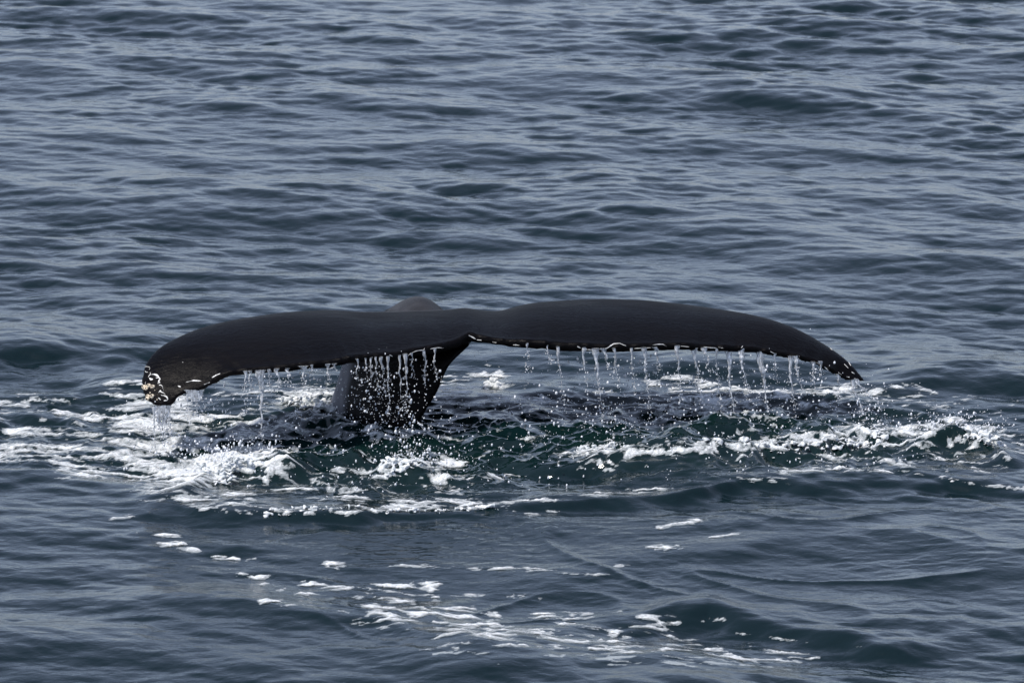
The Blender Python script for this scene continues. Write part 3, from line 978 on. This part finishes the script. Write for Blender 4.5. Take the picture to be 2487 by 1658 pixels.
for pts, w in [
    ([(280, 520), (320, 498), (370, 492), (420, 502), (440, 530), (420, 570)], 1.2),
    ([(320, 600), (350, 625), (390, 625)], 1.6),
    ([(440, 630), (450, 665), (400, 730), (400, 745)], 1.2),
    ([(405, 715), (450, 685), (530, 672), (590, 690), (640, 735), (685, 780)], 1.9),
    ([(420, 760), (460, 795), (510, 792)], 1.7),
    ([(580, 760), (640, 755), (680, 790), (650, 820), (640, 850), (680, 870), (620, 890)], 2.0),
    ([(650, 930), (700, 930), (740, 970), (735, 1010), (765, 1050), (745, 1070)], 1.5),
    ([(640, 1110), (680, 1060), (700, 1095), (770, 1120), (805, 1165)], 1.5),
    ([(700, 1170), (770, 1180), (830, 1205), (860, 1260), (840, 1295), (765, 1300)], 1.7),
    ([(630, 1230), (665, 1255), (690, 1285)], 1.1),
    ([(270, 390), (310, 345), (350, 305)], 2.0),
    ([(340, 855), (325, 890), (340, 915)], 1.2),
    ([(1100, 945), (1140, 960), (1165, 980)], 2.0),
    ([(560, 92), (600, 92)], 1.3),
    ([(1205, 390), (1225, 390)], 0.9),
    ([(1310, 860), (1350, 855)], 1.6)]:
    scar(z1(pts), w)
for pts, w in [  # along the trailing edges and the right tip
    ([(452, 928), (470, 924), (489, 925)], 2.4), ([(515, 917), (525, 911), (535, 907)], 2.4), ([(495, 934), (510, 928)], 1.4),
    ([(432, 938), (438, 940)], 1.6),
    ([(945, 861), (953, 865)], 1.0), ([(1002, 855), (1015, 851), (1028, 850), (1031, 846)], 1.7), ([(1045, 847), (1062, 844), (1078, 845)], 1.3),
    ([(990, 864), (994, 860), (998, 857)], 1.0),
    ([(1138, 814), (1146, 818), (1155, 823)], 1.7), ([(1158, 825), (1170, 826)], 1.2), ([(1196, 830), (1206, 832)], 1.2), ([(1246, 837), (1262, 838)], 1.4),
    ([(1281, 837), (1284, 841)], 2.0), ([(1402, 841), (1410, 845)], 1.8), ([(1424, 848), (1440, 850)], 2.0), ([(1455, 848), (1475, 845), (1490, 835), (1505, 834), (1520, 840)], 1.6),
    ([(1541, 846), (1560, 845), (1580, 844)], 1.3), ([(1584, 838), (1598, 836), (1610, 836), (1620, 841)], 1.3), ([(1653, 840), (1673, 842)], 1.1),
    ([(1706, 842), (1725, 844), (1740, 845)], 1.6), ([(1745, 843), (1756, 845)], 1.0), ([(1800, 845), (1804, 840)], 1.0),
    ([(1870, 853), (1880, 858)], 1.5), ([(1918, 868), (1924, 866)], 1.5), ([(1981, 879), (1996, 886)], 1.8), ([(2002, 890), (2012, 899)], 1.3),
    ([(2036, 904), (2044, 910)], 1.7), ([(2055, 914), (2063, 916)], 2.0), ([(2074, 919), (2082, 921)], 2.0), ([(2068, 903), (2076, 908)], 1.8),
    ([(2050, 884), (2060, 894)], 1.6), ([(2060, 878), (2066, 888)], 1.6), ([(2069, 882), (2080, 892)], 1.8), ([(2016, 846), (2021, 850)], 1.3), ([(2058, 870), (2062, 872)], 1.3)]:
    scar(pts, w * 0.72)

# ------------------------------------------------------------------ water falling from the flukes
tpx = np.array([project(*p)[0] for p in Ts])
def edge_point(px):
    """lowest skin under the trailing edge at that place of the span"""
    i = int(np.argmin(np.abs(tpx - px)))
    return Ts[i]

def tube(path, rad, wide, nside=8):
    """path (n,3), rad (n,), wide (n,) spreads the section sideways"""
    n = len(path)
    an = np.linspace(0, 2 * np.pi, nside, endpoint=False)
    co = path[:, None, :] + np.cos(an)[None, :, None] * SX[None, None] * wide[:, None, None] + np.sin(an)[None, :, None] * AX[None, None] * rad[:, None, None]
    co = co.reshape(-1, 3)
    i = np.arange(n * nside).reshape(n, nside)
    f = np.stack([i[:-1], np.roll(i[:-1], -1, 1), np.roll(i[1:], -1, 1), i[1:]], -1).reshape(-1, 4)
    cap = [np.stack([np.zeros(nside - 2, int), np.arange(1, nside - 1), np.arange(2, nside)], 1),
           (n - 1) * nside + np.stack([np.zeros(nside - 2, int), np.arange(2, nside), np.arange(1, nside - 1)], 1)]
    return co, f, np.concatenate(cap)

def stream(px, length, top_w, label, drift=0.0, seed=0, strands=1, start=None):
    rng = np.random.default_rng(seed + int(px))
    P0 = (edge_point(px) if start is None else start) + np.array([0, 0, 0.008])
    CO, Q, T = [], [], []
    base = 0
    def add(co, q, t):
        nonlocal base
        CO.append(co)
        if q is not None: Q.append(q + base)
        if t is not None: T.append(t + base)
        base += len(co)
    Lm = length * 0.0031 * rng.uniform(0.9, 1.4)
    tw = top_w * 0.00252 / 2
    for s in range(strands):
        n = max(10, int(Lm / 0.008))
        f = np.linspace(0, 1, n)
        off = 0.0 if strands == 1 else ((s + rng.uniform(-.35, .35)) / (strands - 1) - 0.5) * 2 * tw * 0.8
        Ls_ = Lm * (1 if s == 0 else rng.uniform(.35, .8))
        path = np.repeat(P0[None], n, 0)
        sway = 0.012 * perlin(f * 4 + seed, f * 0 + px, 3) + drift * Lm * f ** 1.3
        path = path + SX[None] * (off + sway)[:, None] + AX[None] * (0.008 * perlin(f * 4 + 9, f * 0 + px, 4))[:, None]
        path[:, 2] -= Ls_ * f
        bead = np.clip(0.60 + 1.3 * perlin(f * Ls_ * 45, f * 0 + px * .7 + s, 6) - 0.45 * smooth(.35, 1, f), 0.06, 1.5)
        r = (0.0030 + 0.0026 * rng.random()) * (1.15 - 0.45 * f) * (bead * smooth(0, .25, f) + 1 - smooth(0, .25, f))
        fun = tw / strands * 1.1 * np.exp(-(f / (0.16 + 0.16 * rng.random())) ** 1.1)
        wide = r + fun * (0.85 + 0.3 * perlin(f * 14, f * 0 + px, 8))
        add(*tube(path, r * (1 - 0.25 * smooth(.9, 1, f)), wide))
        # beads that have broken off below and beside the strand
        nb = int(12 + Ls_ * 120)
        ft = rng.uniform(0.25, 1.25, nb)
        c = P0[None] + SX[None] * (off + np.interp(ft, f, sway) + rng.normal(0, 0.012, nb))[:, None] + AX[None] * rng.normal(0, .012, nb)[:, None]
        c[:, 2] -= Ls_ * ft + rng.uniform(0, .01, nb)
        rr = 0.0018 + 0.0048 * rng.random(nb) ** 2
        co_, f_ = balls(c, np.stack([rr, rr, rr * rng.uniform(.8, 1.6, nb)], 1), 1)
        add(co_, None, f_)
    if strands >= 3:                    # the strands hang together as a sheet in their upper half
        n = 24
        f = np.linspace(0, 1, n)
        path = np.repeat(P0[None], n, 0) + SX[None] * (0.006 * perlin(f * 3, f * 0 + px, 2))[:, None]
        path[:, 2] -= Lm * 0.45 * f
        wd = tw * (1.0 - 0.45 * f) * (0.9 + 0.25 * perlin(f * 9, f * 0 + px, 12))
        add(*tube(path, 0.006 * (1 - 0.5 * f), wd, 14))
    co = np.concatenate(CO)
    co[:, 2] = np.maximum(co[:, 2], 0.01)
    origin = P0.copy()
    me = mesh_from('water_stream', co - origin, [np.concatenate(Q), np.concatenate(T)])
    o = obj('water_stream', me, M_STREAM)
    o.location = origin
    return tag(o, label, 'water stream', 'streams of water falling from the flukes')

ORD = ['first', 'second', 'third', 'fourth', 'fifth', 'sixth', 'seventh', 'eighth', 'ninth', 'tenth', 'eleventh', 'twelfth', 'thirteenth', 'fourteenth', 'fifteenth', 'sixteenth', 'seventeenth']
stream(392, 82, 46, 'broad curtain of water pouring from the barnacled left fluke tip', 0.0, 1, strands=8)
LEFT = [(478, 46, 44, 3), (597, 48, 18, 2), (633, 100, 26, 1), (651, 34, 5, 1), (688, 50, 26, 2), (735, 42, 20, 1), (760, 22, 4, 1), (800, 24, 22, 2)]
for k, (px, ln, w, st) in enumerate(LEFT):
    stream(px, ln, w, ORD[k] + ' water strand to the right of the left tip curtain, left fluke', 0.02, k, st)
MID = [(865, 32, 3), (885, 34, 3), (899, 36, 3), (915, 52, 3), (928, 40, 8), (938, 70, 6), (972, 74, 3), (984, 76, 8), (998, 40, 3), (1031, 48, 5), (1058, 40, 3)]
for k, (px, ln, w) in enumerate(MID):
    stream(px, ln, w, ORD[k] + ' thin drip from the left in front of the dark tail stock', 0.04, k)
RIGHT = [(1278, 40, 4, 1), (1330, 24, 4, 1), (1357, 100, 6, 1), (1418, 56, 12, 1), (1462, 118, 30, 2), (1497, 54, 6, 1), (1532, 84, 6, 1), (1578, 96, 24, 2), (1642, 80, 12, 1),
         (1705, 86, 30, 2), (1738, 84, 5, 1), (1785, 138, 40, 2), (1853, 96, 22, 1), (1878, 46, 5, 1), (1925, 84, 30, 2), (1982, 44, 20, 2), (2038, 34, 10, 1)]
for k, (px, ln, w, st) in enumerate(RIGHT):
    stream(px, ln, w, ORD[k] + ' water strand to the right of the notch, under the right fluke', 0.10, k, st)
stream(2076, 112, 22, 'slanting double stream of water falling from the pointed right fluke tip', 0.42, 3, strands=2)

# ------------------------------------------------------------------ splashes: heaps of froth thrown up on the crests
def surface_z(x, y):
    _, _, z, _ = surf(np.atleast_1d(np.asarray(x, float)), np.atleast_1d(np.asarray(y, float)))
    return z

def keep_largest(me):
    bm = bmesh.new(); bm.from_mesh(me)
    seen, best = set(), []
    for v in bm.verts:
        if v in seen: continue
        grp, todo = [], [v]; seen.add(v)
        while todo:
            w = todo.pop(); grp.append(w)
            for e in w.link_edges:
                o = e.other_vert(w)
                if o not in seen: seen.add(o); todo.append(o)
        if len(grp) > len(best): best = grp
    best = set(best)
    bmesh.ops.delete(bm, geom=[v for v in bm.verts if v not in best], context='VERTS')
    bm.to_mesh(me); bm.free()

def splash(pts, nblob, rlo, rhi, spread, lift, label, seed, loose=False):
    rng = np.random.default_rng(seed)
    W = np.array([on_z(p[0], p[1], p[2]) for p in pts])
    t = rng.uniform(0, len(pts) - 1, nblob)
    c = np.stack([np.interp(t, np.arange(len(pts)), W[:, i]) for i in range(3)], 1)
    g = rng.normal(0, 1, (nblob, 2))
    c[:, 0] += g[:, 0] * spread
    c[:, 1] += g[:, 1] * spread * 1.1
    fall = np.exp(-(g ** 2).sum(1) / 2)
    c[:, 2] = surface_z(c[:, 0], c[:, 1]) + lift * fall * rng.random(nblob) ** 1.5
    r = rlo + (rhi - rlo) * rng.random(nblob) ** 2 * (0.35 + 0.65 * fall)
    rad = np.stack([r * rng.uniform(.9, 1.8, nblob), r * rng.uniform(.8, 1.3, nblob), r * rng.uniform(.5, .95, nblob)], 1)
    co, fa = balls(c, rad, 2)
    o = obj('splash_source', mesh_from('splash_source', co, fa), None)
    me = bake(o, [('REMESH', dict(mode='VOXEL', voxel_size=0.0062, use_smooth_shade=True)), ('SMOOTH', dict(factor=0.4, iterations=2))])
    bpy.data.objects.remove(o)
    me.materials.clear(); me.name = 'splash'
    if not loose: keep_largest(me)
    org = W.mean(0)
    n = len(me.vertices)
    v = np.empty(n * 3, dtype=np.float32); me.vertices.foreach_get('co', v); v = v.reshape(-1, 3)
    k = np.stack([0.012 * perlin(v[:, 0] * 28, v[:, 1] * 28 + v[:, 2] * 36, 95 + j) + 0.006 * perlin(v[:, 0] * 75, v[:, 1] * 75 + v[:, 2] * 85, 99 + j) for j in range(3)], 1)
    v = v + k - org
    me.vertices.foreach_set('co', v.astype(np.float32).ravel())
    me.update()
    o = obj('splash', me, M_FOAM)
    o.location = org
    return tag(o, label, 'splash', None if loose else 'white splashes around the tail', 'stuff' if loose else None)

splash([(470, 1170, .05), (540, 1140, .08), (610, 1130, .08)], 1900, .0025, .015, .13, .16, 'largest white froth splash, in front of the left fluke', 1)
splash([(930, 1140, .05), (1000, 1126, .08), (1075, 1136, .06)], 500, .003, .016, .06, .06, 'rounded white froth crest in front of the tail stock', 2)
splash([(2230, 1062, .06), (2300, 1042, .10), (2390, 1055, .10), (2430, 1070, .08)], 650, .003, .017, .06, .06, 'foaming crest at the far right beyond the right fluke tip', 3)
splash([(1700, 1090, .08), (1900, 1078, .08), (2050, 1060, .08), (2150, 1048, .08)], 360, .003, .020, .05, .035, 'long line of froth running below the right fluke', 4, loose=True)
splash([(715, 975, .03), (765, 975, .06), (800, 990, .04)], 600, .003, .019, .08, .06, 'white froth heap left of the tail stock under the left fluke', 5)
splash([(1030, 920, .05), (1170, 905, .06), (1215, 915, .05)], 130, .004, .028, .06, .05, 'small froth heap behind and right of the tail stock', 6)
splash([(1390, 1095, .06), (1470, 1085, .06), (1500, 1100, .05)], 150, .003, .014, .07, .06, 'sparkling froth patch in the middle of the dark water', 7, loose=True)
splash([(640, 1244, .05), (800, 1240, .05), (1000, 1228, .05), (1120, 1220, .06), (1200, 1226, .05)], 260, .003, .016, .03, .02, 'thin foam edge of the churned water nearest the camera', 8, loose=True)

# ------------------------------------------------------------------ spray: loose drops in the air
rng = np.random.default_rng(5)
C, R = [], []
def cloud(n, cx, cy, rx, ry, y, ysd=0.15, rlo=0.0024, rhi=0.0072, power=2.0):
    px = cx + rng.normal(0, rx, n); py = cy + rng.normal(0, ry, n)
    for a, b in zip(px, py):
        p = on_y(a, b, y + rng.normal(0, ysd))
        C.append(p); R.append(rlo * 0.8 + (rhi * 1.25 - rlo) * rng.random() ** (power + 1.5))
# under the flukes, by the stock, over the churned water: (count, centre, spread, depth)
cloud(190, 945, 965, 46, 45, -0.55, .12, .002, .0085, 3.0)
cloud(120, 885, 985, 30, 40, -0.35, .1, .002, .0055)
cloud(170, 990, 1030, 60, 30, -0.5, .15)
cloud(140, 790, 930, 35, 40, 0.2, .15)
cloud(200, 640, 960, 110, 35, -0.35, .2)
cloud(150, 400, 1080, 35, 35, -0.6, .1, .002, .006)
cloud(120, 480, 985, 40, 25, -.45, .1)
cloud(900, 550, 1125, 70, 32, -0.9, .15, .0022, .0075)
cloud(350, 990, 1120, 50, 18, -0.8, .12)
cloud(500, 2320, 1045, 60, 20, -0.15, .12)
cloud(220, 700, 1120, 110, 35, -0.8, .2)
cloud(160, 1000, 1090, 70, 25, -0.7, .2)
cloud(180, 930, 1150, 120, 40, -1.0, .2)
cloud(260, 1440, 1060, 90, 35, -0.4, .2, .002, .006)
cloud(300, 1600, 1000, 220, 45, 0.0, .25)
cloud(260, 1500, 920, 170, 35, 0.05, .2)
cloud(220, 1800, 920, 130, 30, 0.1, .15)
cloud(260, 1880, 1020, 130, 40, -0.1, .2)
cloud(140, 2110, 1010, 30, 30, 0.05, .1, .002, .006)
cloud(260, 2330, 1070, 70, 30, -0.2, .15)
cloud(200, 2100, 1070, 120, 25, -0.3, .15)
cloud(160, 1700, 1100, 200, 20, -.5, .15)
cloud(120, 1250, 1140, 180, 25, -.9, .2)
C = np.array(C); R = np.array(R)
zs = surface_z(C[:, 0], C[:, 1])
keep = C[:, 2] > zs + 0.004
C, R = C[keep], R[keep]
# drops lying and bouncing on the churned water
n = 3600
px = np.concatenate([rng.uniform(300, 2470, n)]); py = rng.uniform(950, 1240, n)
G = np.array([on_z(a, b, 0.03) for a, b in zip(px, py)])
_, _, zz, tt = surf(G[:, 0], G[:, 1])
keep = rng.random(n) < tt * (0.15 + 0.85 * (fbm(G[:, 0] * 3, G[:, 1] * 3, 2, 97) > 0.05))
G = G[keep]; G[:, 2] = zz[keep] + rng.random(keep.sum()) ** 3 * 0.06 + .003
C = np.concatenate([C, G]); R = np.concatenate([R, 0.0020 + 0.0045 * rng.random(len(G)) ** 2])
co, fa = balls(C, np.stack([R * rng.uniform(.8, 1.2, len(R)), R, R * rng.uniform(.7, 2.0, len(R))], 1), 1)
tag(obj('spray', mesh_from('spray', co, fa), M_DROP), 'fine white drops of spray in the air around the tail', 'spray', kind='stuff')
print('drops', len(C))
